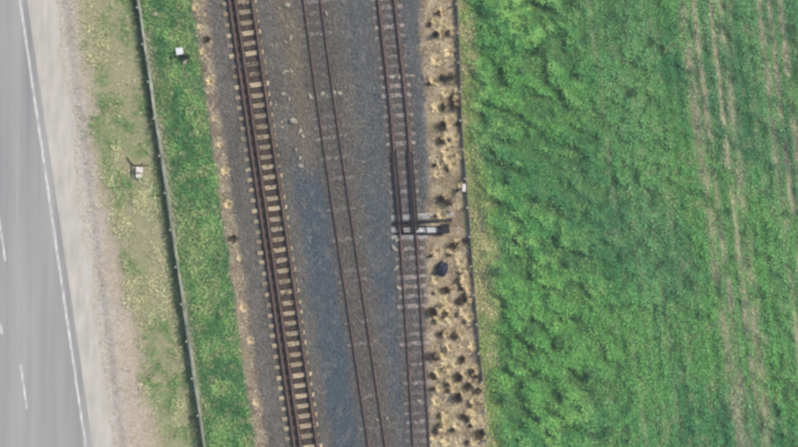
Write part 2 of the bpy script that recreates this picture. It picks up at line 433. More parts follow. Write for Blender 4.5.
bm = bmesh.new(); add_box(bm, (0, 0, 0), (.30, .17, .02), bevel=.005); add_box(bm, (-.10, .03, .018), (.045, .06, .03)); add_box(bm, (.10, -.03, .018), (.045, .06, .03))
plate_me = bpy.data.meshes.new('base_plate'); bm.to_mesh(plate_me); bm.free(); plate_me.materials.append(M['plate'])

SLEEPERS = []                              # (x, y, angle, half length, half width, cover) for keeping stones off
def lay_track(name, label, rails, left_ext, right_ext, pitch, top, width, mat, z_rail, cover, y_range=(-60, 510), skip=(), plates=True, jitter=.05, drop=None):
    root = empty(name, (0, 0, 0)); tag(root, label, 'railway track', 'railway tracks lying side by side')
    for f in rails: sweep('rail', f, -420, 870, z_rail, M['rust'], root, drop=drop)
    L = (rails[-1](0.) - rails[0](0.) + left_ext + right_ext) / S
    mes = sleeper_meshes('sleeper', L, width, mat, 5)
    py = y_range[0]; k = 0
    while py < y_range[1]:
        l = float(rails[0](py)); r = float(rails[-1](py))
        slope = float(rails[0](py + 6) - rails[0](py - 6)) / 12.0
        ang = math.atan(slope) * -1
        ang = -ang if False else math.atan(slope)              # sleepers lie square to the rails
        c = ((l - left_ext) + (r + right_ext)) / 2 + random.uniform(-1, 1) * jitter * S
        if not any(a < py < b for a, b in skip):
            dz = float(drop(py)) if drop else 0.0
            z = top - .07 + random.uniform(-.02, .004) - dz * .15
            s = share('sleeper', random.choice(mes), root, (wx(c), wy(py), z), ang + random.uniform(-.025, .025))
            SLEEPERS.append((wx(c), wy(py), ang, L / 2, width / 2, cover + dz * 2 + (random.choice((0, .05, .1, .25)) if cover == 0 else 0)))
            if plates:
                for f in rails:
                    share('base_plate', plate_me, s, ((float(f(py)) - c) / S / math.cos(ang), 0, .078 - dz * .65), 0)
        py += pitch + random.uniform(-.5, .5); k += 1
    return root
xoff = (11.5 - (23.7 + 5 + 6.5) / 2)       # local x of the left rail on a sleeper is -half+left extension
Lm = (22.8 + 8.0 + 4.4) / S
m1 = sleeper_mat('weathered_pale_sleeper', tuple(col(130, 112, 90)), tuple(col(196, 178, 144)), stain=(-Lm / 2 + 7.2 / S, -Lm / 2 + 15.4 / S))
m2 = sleeper_mat('grimy_grey_sleeper', tuple(col(108, 101, 95)), tuple(col(144, 136, 127)))
m3 = sleeper_mat('grey_stained_sleeper', tuple(col(112, 102, 95)), tuple(col(166, 154, 142)))
BALL = 0.0
track1 = lay_track('railway_track', 'dual gauge railway track with three rusty rails on pale exposed sleepers', [T1L, T1M, T1R], 8.0, 4.4, 10.4, .085, .27, m1, .092, 0.0)
track2 = lay_track('railway_track', 'middle railway track with two rusty rails on sleepers sunk in grey ballast', [T2L, T2R], 7.0, 7.0, 10.4, .02, .24, m2, .03, .38, drop=lambda y: .045)
track3 = lay_track('railway_track', 'railway track beside the tan verge, fitted with dark switch blades and long timbers', [T3L, T3R], 7.0, 7.0, 9.6, .025, .24, m3,   .034, .22, skip=((211, 236),), drop=lambda y: .05 * float(sstep(238, 270, np.array(y))))

# switch blades, long timbers and rods of the trap points in the third track
BL = [(-.05, .02), (.05, .02), (.05, .13), (.04, .145), (-.04, .145), (-.05, .13)]
taper = lambda y: np.clip((np.asarray(y, float) - 150) / 85, 0, 1)
for f, sgn in ((T3L, 1), (T3R, -1)):
    sweep('switch_blade', lambda y, f=f, s=sgn: f(y) + s * (2.0 + 1.1 * taper(y)), 150, 236, .034, M['dark_steel'], track3, BL, step=6)
    sweep('check_bar', lambda y, f=f, s=sgn: f(y) - s * 1.9, 152, 234, .034, M['dark_steel'], track3, BL, step=6)
M['timber_pale'] = noise_mat('pale_long_timber', tuple(col(120, 116, 112)), tuple(col(186, 182, 174)), (1.8, 12, 8), .9, coord='obj', bump=.5)[0]
for (x0, y0, x1, y1, wd, top) in ((391, 218.2, 454, 213.6, .34, .03), (391, 230.5, 446, 229.0, .36, .032), (391, 237.5, 428, 236.4, .25, .028)):
    L = math.hypot(x1 - x0, y1 - y0) / S; a = math.atan2(y0 - y1, x1 - x0)
    bm = bmesh.new(); add_box(bm, (0, 0, 0), (L, wd, .14), bevel=.018)
    for vv in bm.verts: vv.co += Vector((random.uniform(-.02, .02), random.uniform(-.012, .012), random.uniform(-.004, .004)))
    o = bm_obj('long_timber', bm, M['timber_pale'], track3); o.location = (wx((x0 + x1) / 2), wy((y0 + y1) / 2), top - .07); o.rotation_euler.z = a
    SLEEPERS.append((o.location.x, o.location.y, a, L / 2, wd / 2, 0.06))
for (x0, y0, x1, y1, r) in ((394, 223.6, 452, 219.6, .10), (396, 233.2, 441, 234.0, .07), (402, 226.4, 441, 226.8, .04)):
    bm = bmesh.new()
    add_tube(bm, [(wx(x0), wy(y0), .11), (wx((x0 + x1) / 2), wy((y0 + y1) / 2), .11), (wx(x1), wy(y1), .11)], r, 8)
    bm_obj('switch_rod', bm, M['dark_steel'], track3, True)

# point machine at the end of the long timbers
pm = empty('switch_machine', (wx(445), wy(228.5), .03), math.radians(4)); tag(pm, 'black switch machine box on the ends of long timbers beside the track', 'switch machine')
bm = bmesh.new(); add_box(bm, (0, 0, .20), (.46, .52, .36), bevel=.03); bm_obj('housing', bm, M['black'], pm)
bm = bmesh.new(); add_box(bm, (0, 0, .40), (.52, .58, .04), bevel=.015); add_box(bm, (0, 0, .435), (.2, .3, .03), bevel=.01); bm_obj('lid', bm, M['dark_steel'], pm)
bm = bmesh.new(); add_box(bm, (-.30, .05, .15), (.16, .2, .2), bevel=.02); bm_obj('motor_case', bm, M['black'], pm)
M['cover'] = noise_mat('pale_worn_plate', tuple(col(170, 168, 160)), tuple(col(222, 220, 212)), (8, 8, 8), .7)[0]
bm = bmesh.new(); add_box(bm, (-.80, -.02, .05), (.62, .34, .05), bevel=.012, jit=.015); bm_obj('cover_plate', bm, M['cover'], pm)
bm = bmesh.new(); add_box(bm, (-1.55, .0, .05), (.42, .26, .05), bevel=.012, jit=.015); bm_obj('cover_plate', bm, M['cover'], pm)
for sx in (-.17, .17):
    bm = bmesh.new(); add_box(bm, (sx, 0, .01), (.08, .6, .02), bevel=.004); bm_obj('mounting_foot', bm, M['dark_steel'], pm)

# ------------------------------------------------------------------ fences
def fence(name, f, y0, y1, pitch, h, label, bmat, pmat, boards, thick, wires, gaps=()):
    root = empty(name, (wx(float(f(y0))), wy(y0), 0)); tag(root, label, 'fence')
    org = Vector(root.location)
    pys = []
    py = y0
    while py <= y1: pys.append(py); py += pitch
    bm = bmesh.new(); add_box(bm, (0, 0, (h + .08) / 2 - .12), (.11, .11, h + .32), bevel=.012)
    pme = bpy.data.meshes.new('post'); bmesh.ops.recalc_face_normals(bm, faces=bm.faces); bm.to_mesh(pme); bm.free(); pme.materials.append(pmat)
    pts = []
    for py in pys:
        x = float(f(py)) + random.uniform(-.5, .5); z = gz(x, py)
        pts.append(Vector((wx(x), wy(py), z)))
        s = share('post', pme, root, pts[-1] - org, random.uniform(-.1, .1), (1, 1, random.uniform(.93, 1.06)))
        s.rotation_euler.x = random.uniform(-.03, .03); s.rotation_euler.y = random.uniform(-.05, .05)
    for a, b_, py in zip(pts, pts[1:], pys):
        if any(g0 < py < g1 for g0, g1 in gaps): continue
        d = b_ - a; ang = math.atan2(d.y, d.x); L = d.length
        for (zc, bh) in boards:
            bm = bmesh.new(); add_box(bm, (0, 0, 0), (L - .01, thick * random.uniform(.6, 1.3), bh), bevel=.008)
            o = bm_obj('rail_board', bm, bmat, root)
            nrm = Vector((-math.sin(ang), math.cos(ang), 0)) * random.choice((.055 + thick / 2, .055 + thick / 2))
            o.location = (a + b_) / 2 - org + Vector((0, 0, zc + random.uniform(-.02, .02))) + nrm
            o.rotation_euler = (random.uniform(-.25, .25), 0, ang + random.uniform(-.008, .008))
    for zc in wires:
        bm = bmesh.new(); add_tube(bm, [p - org + Vector((0.07, 0, zc)) for p in pts], .006, 5); bm_obj('wire', bm, M['wire'], root)
    return root
fence('board_fence', lambda y: FENCE1(y) + 3.0 + .005 * y, -140, 590, 37, .42, 'weathered pale grey board fence between the dry verge and green grass strip', M['board'], M['post'],
      ((.10, .13), (.27, .10), (.41, .06)), .14, ())
fence('post_fence', FENCE2, -140, 470, 29, .48, 'dark low fence between the tan verge and the green field', M['dark_board'], M['post'],
      ((.10, .16), (.27, .10)), .06, (.40, .50), gaps=((355, 600),))

# ------------------------------------------------------------------ blades of grass
def blades(n, sel, length, width, lean, colour, seed):
    """sel(px,py,rng)->keep mask; length/colour functions of px,py. Returns V,F,col of two-segment blades"""
    r = np.random.default_rng(seed)
    px = r.uniform(sel[0], sel[1], n); py = r.uniform(-45, 492, n)
    keep = r.random(n) < sel[2](px, py)
    px = px[keep]; py = py[keep]; n = len(px)
    L = length(px, py) * r.uniform(.6, 1.25, n)
    az = r.uniform(0, 2 * math.pi, n) if lean[1] is None else r.normal(lean[1], lean[2], n)
    ln = np.clip(r.normal(lean[0], .28, n), .15, 1.35)
    W = width * r.uniform(.6, 1.4, n)
    z = height(px, py) - .02
    x = wx(px); y = wy(py)
    d = np.stack([np.cos(az), np.sin(az)], -1); s = np.stack([-d[:, 1], d[:, 0]], -1)
    V = np.empty((n, 5, 3))
    m1 = .55
    for k, sg in ((0, -1), (1, 1)):
        V[:, k, 0] = x + s[:, 0] * sg * W * .5; V[:, k, 1] = y + s[:, 1] * sg * W * .5; V[:, k, 2] = z
    hx = L * m1 * np.sin(ln * .6); hz = L * m1 * np.cos(ln * .6)
    for k, sg in ((2, -1), (3, 1)):
        V[:, k, 0] = x + d[:, 0] * hx + s[:, 0] * sg * W * .45; V[:, k, 1] = y + d[:, 1] * hx + s[:, 1] * sg * W * .45; V[:, k, 2] = z + hz
    tx = hx + L * (1 - m1) * np.sin(np.minimum(ln * 1.35, 1.6)); tz = hz + L * (1 - m1) * np.cos(np.minimum(ln * 1.35, 1.6))
    V[:, 4, 0] = x + d[:, 0] * tx; V[:, 4, 1] = y + d[:, 1] * tx; V[:, 4, 2] = z + tz
    o = (np.arange(n) * 5)[:, None]
    F = np.concatenate([o + np.array([[0, 1, 3]]), o + np.array([[0, 3, 2]]), o + np.array([[2, 3, 4]])], 0)
    c = colour(px, py, r)
    return V.reshape(-1, 3), F, np.repeat(c, 5, 0)
def jitc(c, r, a=.12): return np.clip(c * r.normal(1, a, (len(c), 1)) * r.normal(1, a * .35, c.shape), 0.002, .9)

GK = 2.15                                  # leaves stand half in each other's shade: their own colour is brighter than the mass looks
def field_keep(px, py):
    p = px + (fbm(wx(px) * .7, wy(py) * .7, 1, 4) - .5) * 14
    k = sstep(2, 14, p - FENCE2(py) - margin_w(px, py) * .8)
    return k * (1 - .88 * field_lines(px, py) * sstep(560, 580, px)) * (.25 + .75 * np.clip(canopy(px, py) * 3.0, 0, 1) + .4 * sstep(560, 640, px)).clip(0, 1)
def field_len(px, py): return .14 + canopy(px, py) * .30
def field_col(px, py, r):
    x = wx(px); y = wy(py)
    n = fbm(x * .35, y * .28, 110, 4); n2 = fbm(x * 1.7, y * 1.9, 111, 3); n3 = fbm((px - .135 * py) / 9.0, y * .12, 112, 3)
    c = np.empty(px.shape + (3,)); c[:] = col(90, 150, 84, GK)
    c = mixc(c, col(150, 194, 110, GK), sstep(.42, .70, n2 * .6 + n * .4))
    right = sstep(540, 650, px - .05 * py + 50 * (n - .5))
    c = mixc(c, mixc(np.broadcast_to(col(72, 136, 84, GK), c.shape), col(110, 168, 102, GK), sstep(.35, .65, n3)), right * .85)
    c = mixc(c, col(74, 124, 88, GK), right * sstep(.52, .7, n) * .6)
    c = mixc(c, col(150, 156, 112, GK), (right * sstep(.60, .78, n2) * .55))
    c = mixc(c, col(152, 176, 100, GK), sstep(20, 2, px - FENCE2(py) - margin_w(px, py)) * .7)
    c = mixc(c, col(184, 184, 142, GK), field_lines(px, py) * sstep(560, 580, px))
    c = mixc(c, col(150, 168, 132, GK), pale_line(px, py) * .6)
    big = fbm(x * .16 + .1 * y, y * .14, 115, 3)
    c = mixc(c, col(72, 126, 88, GK), sstep(.52, .68, big) * .4)
    c = mixc(c, col(116, 170, 88, GK), sstep(.48, .36, big) * .55)
    band = fbm((px - .125 * py) / 34.0, y * .05, 118, 2)
    c = mixc(c, col(128, 172, 112, GK), right * sstep(.48, .68, band) * .55)
    fl = fbm(x * 3.1, y * 1.6, 116, 2)
    c = mixc(c, col(156, 166, 120, GK), sstep(.66, .80, fl) * (.2 + .4 * right))
    c = mixc(c, col(54, 92, 62, GK), sstep(.34, .22, fl) * .7)
    return jitc(c, r)
V, F, cc = blades(430000, (450, 860, field_keep), field_len, .034, (.72, None, 0), field_col, 201)
tag(np_mesh('field_growth', V, F, M['grass'], cc), 'lush green uneven grass covering the field beyond the dark fence', 'grass', kind='stuff')

def margin_keep(px, py):
    d = px - FENCE2(py)
    return sstep(-2, 2, d) * (1 - sstep(4, 16, d - margin_w(px, py))) * .75
def margin_col(px, py, r):
    n = fbm(wx(px) * 1.6, wy(py) * 1.6, 130, 3)
    c = np.empty(px.shape + (3,)); c[:] = col(172, 168, 118, GK)
    return jitc(mixc(c, col(134, 154, 90, GK), sstep(.42, .6, n)), r)
V, F, cc = blades(60000, (450, 530, margin_keep), lambda px, py: .16 + .14 * fbm(wx(px) * 2, wy(py) * 2, 131, 2), .028, (.8, None, 0), margin_col, 202)
tag(np_mesh('margin_grass', V, F, M['dry'], cc), 'yellowish dry grass along the edge of the field by the dark fence', 'grass', kind='stuff')

def strip_keep(px, py):
    a = px + (fbm(wx(px) * .7, wy(py) * .7, 1, 4) - .5) * 5 + (fbm(wx(px) * 2.5, wy(py) * 2.5, 145, 3) - .5) * 12
    return sstep(-1, 5, a - FENCE1(py)) * (1 - sstep(-4, 1, a - GREEN(py))) * (.55 + .45 * sstep(6, 14, px - FENCE1(py)))
def strip_len(px, py): return .12 + .26 * np.clip(fbm(wx(px) * 1.7, wy(py) * 1.5, 141, 3) * 1.8 - .5, 0, 1)
def strip_col(px, py, r):
    x = wx(px); y = wy(py)
    n = fbm(x * 1.1, y * .9, 140, 4); n2 = fbm(x * 3, y * 3, 143, 2)
    c = np.empty(px.shape + (3,)); c[:] = col(96, 146, 82, GK)
    c = mixc(c, col(136, 170, 102, GK), sstep(.46, .68, n))
    c = mixc(c, col(66, 112, 70, GK), sstep(.52, .36, n) * .6)
    c = mixc(c, col(164, 164, 118, GK), sstep(.54, .72, n2) * .65)
    c = mixc(c, col(150, 160, 108, GK), sstep(.50, .66, fbm(x * .7, y * .5, 144, 3)) * .45)
    c = mixc(c, col(168, 166, 132, GK), np.exp(-((px - FENCE1(py) - 8) / 4.5) ** 2) * sstep(.3, .55, fbm(x * .6, y * .4, 71, 3)) * .9)
    c = mixc(c, col(62, 96, 62, GK), np.exp(-((px - FENCE1(py)) / 3.0) ** 2))
    return jitc(c, r)
V, F, cc = blades(120000, (125, 275, strip_keep), strip_len, .03, (.72, None, 0), strip_col, 203)
tag(np_mesh('strip_grass', V, F, M['grass'], cc), 'green grass strip between the pale fence and the brown track edge', 'grass', kind='stuff')

def base_keep(px, py): return np.exp(-((px - FENCE1(py) + 1.5) / 2.6) ** 2) * sstep(.2, .5, fbm(wx(px) * .4, wy(py) * .5, 77, 3))
def base_col(px, py, r):
    c = np.empty(px.shape + (3,)); c[:] = col(58, 92, 62, GK); return jitc(c, r)
V, F, cc = blades(90000, (115, 225, base_keep), lambda px, py: .26 + 0 * px, .03, (.35, None, 0), base_col, 207)
tag(np_mesh('fence_weeds', V, F, M['grass'], cc), 'dark green weeds growing along the foot of the pale fence', 'weeds', kind='stuff')

def verge_keep(px, py):
    x = wx(px); y = wy(py)
    a = px + (fbm(x * .7, y * .7, 1, 4) - .5) * 22
    g = fbm(x * .5, y * .35, 5, 4) * .5 + fbm(x * 2.2, y * 2.2, 6, 4) * .5
    return sstep(-8, 16, a - DIRT(py)) * (1 - sstep(-4, 0, px - FENCE1(py))) * (.16 + .84 * sstep(.40, .55, g)) + .10 * sstep(-30, 0, px - DIRT(py)) * (1 - sstep(-4, 0, px - FENCE1(py))) * sstep(.5, .65, g)
def verge_col(px, py, r):
    x = wx(px); y = wy(py)
    n = fbm(x * .9, y * .55, 150, 4)
    c = np.empty(px.shape + (3,)); c[:] = col(178, 176, 132, GK)
    n2 = fbm(x * 2.6, y * 1.5, 152, 3)
    c = mixc(c, col(104, 136, 78, GK), sstep(.42, .56, n * .6 + n2 * .4))
    c = mixc(c, col(196, 180, 142, GK), sstep(.56, .7, n2) * .5)
    return jitc(c, r)
V, F, cc = blades(150000, (50, 205, verge_keep), lambda px, py: .08 + .26 * np.clip(fbm(wx(px) * 1.4, wy(py) * 1.1, 151, 3) * 2.4 - .9, 0, 1), .028, (.8, None, 0), verge_col, 204)
tag(np_mesh('verge_grass', V, F, M['dry'], cc), 'sparse yellow and green grass on the verge beside the dirt shoulder', 'grass', kind='stuff')

def tan_keep(px, py):
    x = wx(px); y = wy(py)
    a = px + (fbm(x * 2, y * 2, 160, 3) - .5) * 8
    t1 = sstep(-3, 2, a - GREEN(py)) * (1 - sstep(-4, 2, a - TAN1(py))) * .5
    t2 = sstep(0, 8, a - VERGE(py)) * (1 - sstep(-3, 1, px - FENCE2(py))) * (.3 + .7 * sstep(.38, .52, fbm(x * 1.5, y * 1.5, 161, 3)))
    t3 = sstep(8, 14, a - T1R(py)) * (1 - sstep(-14, -8, a - T2L(py))) * (1 - sstep(130, 180, py)) * .22 * sstep(.55, .68, fbm(x * 1.3, y * 1.3, 162, 3))
    t4 = np.exp(-((px - T2R(py) - 22) / 7.0) ** 2) * np.exp(-((py - 130) / 60.0) ** 2) * .08
    return np.clip(t1 + t2 + t3 + t4, 0, 1)
def tan_col(px, py, r):
    c = np.empty(px.shape + (3,)); c[:] = col(196, 180, 146, GK)
    n = fbm(wx(px) * 2, wy(py) * 2, 163, 3)
    c = mixc(c, col(152, 136, 108, GK * .9), sstep(.4, .6, n)); c = mixc(c, col(140, 150, 104, GK), sstep(.62, .7, n) * .5)
    return jitc(c, r)
V, F, cc = blades(160000, (185, 492, tan_keep), lambda px, py: .10 + .12 * fbm(wx(px) * 2, wy(py) * 2, 164, 2), .026, (.85, None, 0), tan_col, 205)
tag(np_mesh('straw_grass', V, F, M['dry'], cc), 'dry straw coloured grass on the bare ground along the tracks', 'dry grass', kind='stuff')

# ------------------------------------------------------------------ ballast stones
def scatter_stones(n, x0, x1, keep, rmin, rmax, seed, colfn):
    r = np.random.default_rng(seed)
    px = r.uniform(x0, x1, n); py = r.uniform(-45, 492, n)
    k = r.random(n) < keep(px, py); px = px[k]; py = py[k]
    x = wx(px); y = wy(py); ok = np.ones(len(px), bool); lift = np.zeros(len(px))
    for (sx, sy, a, hl, hw, cover) in SLEEPERS:
        near = np.abs(y - sy) < .5
        idx = np.nonzero(near)[0]
        dx = x[idx] - sx; dy = y[idx] - sy
        u = dx * math.cos(a) + dy * math.sin(a); v = -dx * math.sin(a) + dy * math.cos(a)
        ins = (np.abs(u) < hl + .02) & (np.abs(v) < hw + .015)
        drop = ins & (r.random(len(idx)) > cover)
        ok[idx[drop]] = False; lift[idx[ins]] = .085 if sx < -6.5 else .025
    px = px[ok]; py = py[ok]; lift = lift[ok]; n = len(px); x = wx(px); y = wy(py)
    base = np.array([[1, 0, 0], [-1, 0, 0], [0, 1, 0], [0, -1, 0], [0, 0, 1], [0, 0, -1]], float)
    fc = np.array([[0, 2, 4], [2, 1, 4], [1, 3, 4], [3, 0, 4], [2, 0, 5], [1, 2, 5], [3, 1, 5], [0, 3, 5]])
    R = r.uniform(rmin, rmax, n)
    P = base[None] * (R[:, None, None] * r.uniform(.6, 1.25, (n, 6, 1))) + r.normal(0, .22, (n, 6, 3)) * R[:, None, None]
    P[:, :, 2] *= .8
    a = r.uniform(0, 6.283, n); ca, sa = np.cos(a)[:, None], np.sin(a)[:, None]
    q = P.copy(); q[:, :, 0] = P[:, :, 0] * ca - P[:, :, 1] * sa; q[:, :, 1] = P[:, :, 0] * sa + P[:, :, 1] * ca
    q[:, :, 0] += x[:, None]; q[:, :, 1] += y[:, None]; q[:, :, 2] += (height(px, py) + R * .25 + lift)[:, None]
    F = (np.arange(n) * 6)[:, None, None] + fc[None]
    c = colfn(px, py) * r.normal(1.0, .15, (n, 1)).clip(.45, 1.7) * r.normal(1, .04, (n, 3))
    return q.reshape(-1, 3), F.reshape(-1, 3), np.repeat(np.clip(c, .01, .8), 6, 0)
def bal_keep(px, py):
    return sstep(-4, 4, px - TAN1(py)) * (1 - sstep(-8, 6, px - VERGE(py)))
V, F, cc = scatter_stones(120000, 195, 440, bal_keep, .022, .06, 301, lambda a, b: ground_colour(a, b) * 1.12)
tag(np_mesh('ballast_stones', V, F, M['stone'], cc), 'grey track ballast of small broken stones around the three tracks', 'ballast', kind='stuff')
def dirt_keep(px, py):
    return (sstep(-6, 2, px - SHOULDER(py)) * (1 - sstep(0, 30, px - DIRT(py))) * .5 + sstep(-4, 4, px - VERGE(py)) * (1 - sstep(-5, 0, px - FENCE2(py))) * .8 + sstep(-2, 2, px - GREEN(py)) * (1 - sstep(-2, 3, px - TAN1(py))) * .7)
V, F, cc = scatter_stones(34000, 40, 490, dirt_keep, .015, .05, 302, lambda a, b: ground_colour(a, b) * 1.1)
tag(np_mesh('loose_pebbles', V, F, M['stone'], cc), 'loose pebbles lying on the bare dirt by the road and tracks', 'pebbles', kind='stuff')

# ------------------------------------------------------------------ tussocks, shrubs and weeds
MARKS = [(442.5, 268.5, 'beside the dark bluish bundle'), (445, 228.5, 'near the black switch machine'), (463.5, 188, 'near the pale marker post'),
         (449, 77, 'close to the dark shrubs on the fence'), (450, 106, 'close to the dark shrubs on the fence'), (449, 203, 'by the dark low shrub')]
def where(px, py):
    best = min(MARKS, key=lambda m: math.hypot(m[0] - px, m[1] - py))
    if math.hypot(best[0] - px, best[1] - py) < 16: return best[2]
    if float(FENCE2(py)) - px < 12: return 'right against the dark fence'
    if px - float(VERGE(py)) < 12: return 'at the edge of the grey ballast'
    return 'midway between ballast and dark fence'
def tuft_mesh(name, n, rad, h, c1, c2, mat, seed, w=.03, dome=1.0):
    r = np.random.default_rng(seed)
    az = r.uniform(0, 6.283, n); rr = np.sqrt(r.random(n)) * rad * .55 * (.75 + .45 * np.sin(az * 2 + seed) * np.cos(az * 3 + seed * 2))
    x = np.cos(az) * rr; y = np.sin(az) * rr
    L = h * r.uniform(.6, 1.15, n); ln = np.clip(.25 + .9 * rr / (rad * .55) * dome + r.normal(0, .2, n), .1, 1.4)
    d = np.stack([np.cos(az + r.normal(0, .4, n)), np.sin(az + r.normal(0, .4, n))], -1); s = np.stack([-d[:, 1], d[:, 0]], -1)
    W = w * r.uniform(.6, 1.4, n); V = np.empty((n, 5, 3)); z = 0 * x - .03
    hx = L * .55 * np.sin(ln * .6); hz = L * .55 * np.cos(ln * .6)
    tx = hx + L * .45 * np.sin(np.minimum(ln * 1.4, 1.7)); tz = hz + L * .45 * np.cos(np.minimum(ln * 1.4, 1.7))
    for k, sg in ((0, -1), (1, 1)):
        V[:, k] = np.stack([x + s[:, 0] * sg * W / 2, y + s[:, 1] * sg * W / 2, z], -1)
        V[:, k + 2] = np.stack([x + d[:, 0] * hx + s[:, 0] * sg * W / 2, y + d[:, 1] * hx + s[:, 1] * sg * W / 2, z + hz], -1)
    V[:, 4] = np.stack([x + d[:, 0] * tx, y + d[:, 1] * tx, z + tz], -1)
    o = (np.arange(n) * 5)[:, None]
    F = np.concatenate([o + np.array([[0, 1, 3]]), o + np.array([[0, 3, 2]]), o + np.array([[2, 3, 4]])], 0)
    t = r.random((n, 1)); c = np.asarray(c1) * (1 - t) + np.asarray(c2) * t
    o = np_mesh(name, V.reshape(-1, 3), F, mat, np.repeat(c * r.normal(1, .15, (n, 1)).clip(.5, 1.5), 5, 0))
    me = o.data; bpy.data.objects.remove(o); return me
def shrub_leaves(name, n, rad, h, c1, c2, seed, size=.05):
    """leaf-sized faces spread through an uneven crown"""
    r = np.random.default_rng(seed)
    lob = [(r.normal(0, rad * .42), r.normal(0, rad * .42), r.uniform(.35, .8) * h, r.uniform(.35, .6) * rad) for _ in range(7)]
    which = r.integers(0, 7, n); ctr = np.array([l[:3] for l in lob])[which]; rr = np.array([l[3] for l in lob])[which]
    dv = r.normal(0, 1, (n, 3)); dv /= np.linalg.norm(dv, axis=1)[:, None]
    p = ctr + dv * (rr * r.uniform(.45, 1.05, n))[:, None]; p[:, 2] = np.abs(p[:, 2]) + .02
    a = r.normal(0, 1, (n, 3)); a /= np.linalg.norm(a, axis=1)[:, None]; b = np.cross(a, dv); b /= np.linalg.norm(b, axis=1)[:, None] + 1e-6
    sz = size * r.uniform(.6, 1.4, (n, 1))
    V = np.stack([p - a * sz, p + b * sz * .45, p + a * sz, p - b * sz * .45], 1)
    F = np.arange(n * 4).reshape(-1, 4)
    t = r.random((n, 1)); c = np.asarray(c1) * (1 - t) + np.asarray(c2) * t
    o = np_mesh(name, V.reshape(-1, 3), F, M['grass'], np.repeat(c, 4, 0)); me = o.data; bpy.data.objects.remove(o); return me
def stem_mesh(seed, rad, h):
    random.seed(seed); bm = bmesh.new()
    for i in range(6):
        a = random.uniform(0, 6.28); q = random.uniform(.3, .8) * rad
        add_tube(bm, [(0, 0, -.05), (math.cos(a) * q * .4, math.sin(a) * q * .4, h * .35), (math.cos(a) * q, math.sin(a) * q, h * .75)], [.02, .015, .006], 5)
    me = bpy.data.meshes.new('stems'); bm.to_mesh(me); bm.free(); me.materials.append(M['branch']); return me

straw = [tuft_mesh('dry_tussock', 260, .46, .36, col(188, 168, 128, GK), col(222, 204, 160, GK), M['dry'], 400 + i, w=.022, dome=.7) for i in range(4)]
brown = [tuft_mesh('brown_shade_tussock', 190, .40, .48, col(62, 52, 44), col(112, 94, 72), M['dry'], 410 + i, dome=.8) for i in range(3)]  # brown blades coloured extra dark so the shade of the tussocks reads
dark_pts = [(437, 13), (434, 35), (447, 33), (428, 84), (441, 126), (441, 141), (446, 167), (440, 199), (429, 256), (457, 281), (452, 246),
    (432, 312), (444, 314), (457, 302), (464, 322), (439, 334), (454, 336), (443, 351), (432, 357), (461, 359), (471, 371), (442, 369), (431, 375), (457, 378),
    (467, 386), (432, 389), (456, 397), (469, 404), (462, 416), (439, 425), (451, 430), (479, 433), (466, 442), (468, 418), (445, 290), (463, 300), (446, 384), (476, 391)]
rr_ = random.Random(77)
for k in range(46):
    py = 447 * rr_.random() ** .6
    dark_pts.append((rr_.uniform(float(VERGE(py)) + 5, float(FENCE2(py)) - 4), py))
for i, (px, py) in enumerate(dark_pts):
    r = random.Random(900 + i)
    s = r.choice((.45, .6, .75, .9)) if i < 38 else r.choice((.3, .4, .5))
    o = share('brown_shade_tussock', brown[i % 3], None, (wx(px + 1), wy(py), gz(px + 1, py)), r.uniform(0, 6), (s * r.uniform(.7, 1.35), s * r.uniform(.7, 1.3), s * r.uniform(.9, 1.5)))
    tag(o, 'brown grass tussock with painted shade on tan verge ' + where(px, py), 'grass tussock', 'brown tussocks with painted shade on the tan verge')
    if r.random() < .97:
        qx, qy = px + r.uniform(5, 8), py - r.uniform(0, 5)
        if qx < float(FENCE2(qy)) - 2:
            s = r.uniform(.6, 1.0)
            o = share('dry_tussock', straw[i % 4], None, (wx(qx), wy(qy), gz(qx, qy)), r.uniform(0, 6), (s * r.uniform(.7, 1.4), s * r.uniform(.7, 1.4), s * .9))
            tag(o, 'straw dry grass tussock on tan verge ' + where(qx, qy), 'grass tussock', 'straw tussocks on the tan verge')
for i, (px, py) in enumerate([(443, 22), (450, 52), (437, 60), (445, 92), (438, 108), (449, 120), (447, 150), (437, 175), (435, 216), (460, 262), (436, 280), (449, 318), (473, 346), (436, 402), (474, 410), (446, 440), (434, 437), (455, 364)]):
    r = random.Random(700 + i); s = r.uniform(.7, 1.15)
    o = share('dry_tussock', straw[i % 4], None, (wx(px), wy(py), gz(px, py)), r.uniform(0, 6), (s, s, s * .7))
    tag(o, 'straw dry grass tussock on tan verge ' + where(px, py), 'grass tussock', 'straw tussocks on the tan verge')
for i, (px, py) in enumerate([(196, 8), (200, 27), (207, 40), (203, 52), (210, 82), (214, 118), (220, 145), (225, 170), (228, 205), (233, 238), (240, 258), (244, 308), (250, 340), (256, 402)]):
    r = random.Random(720 + i); s = r.uniform(.4, .85); k = i % 7 == 2
    o = share('brown_shade_tussock' if k else 'dry_tussock', (brown if k else straw)[i % 3], None, (wx(px), wy(py), gz(px, py)), r.uniform(0, 6), (s, s, s * .7))
    if k: tag(o, 'small brown tussock with painted shade on the brown strip beside the dual gauge track', 'grass tussock', 'brown tussocks with painted shade beside the dual gauge track')
    else: tag(o, 'small straw tussock on the brown strip beside the dual gauge track', 'grass tussock', 'straw tussocks beside the dual gauge track')

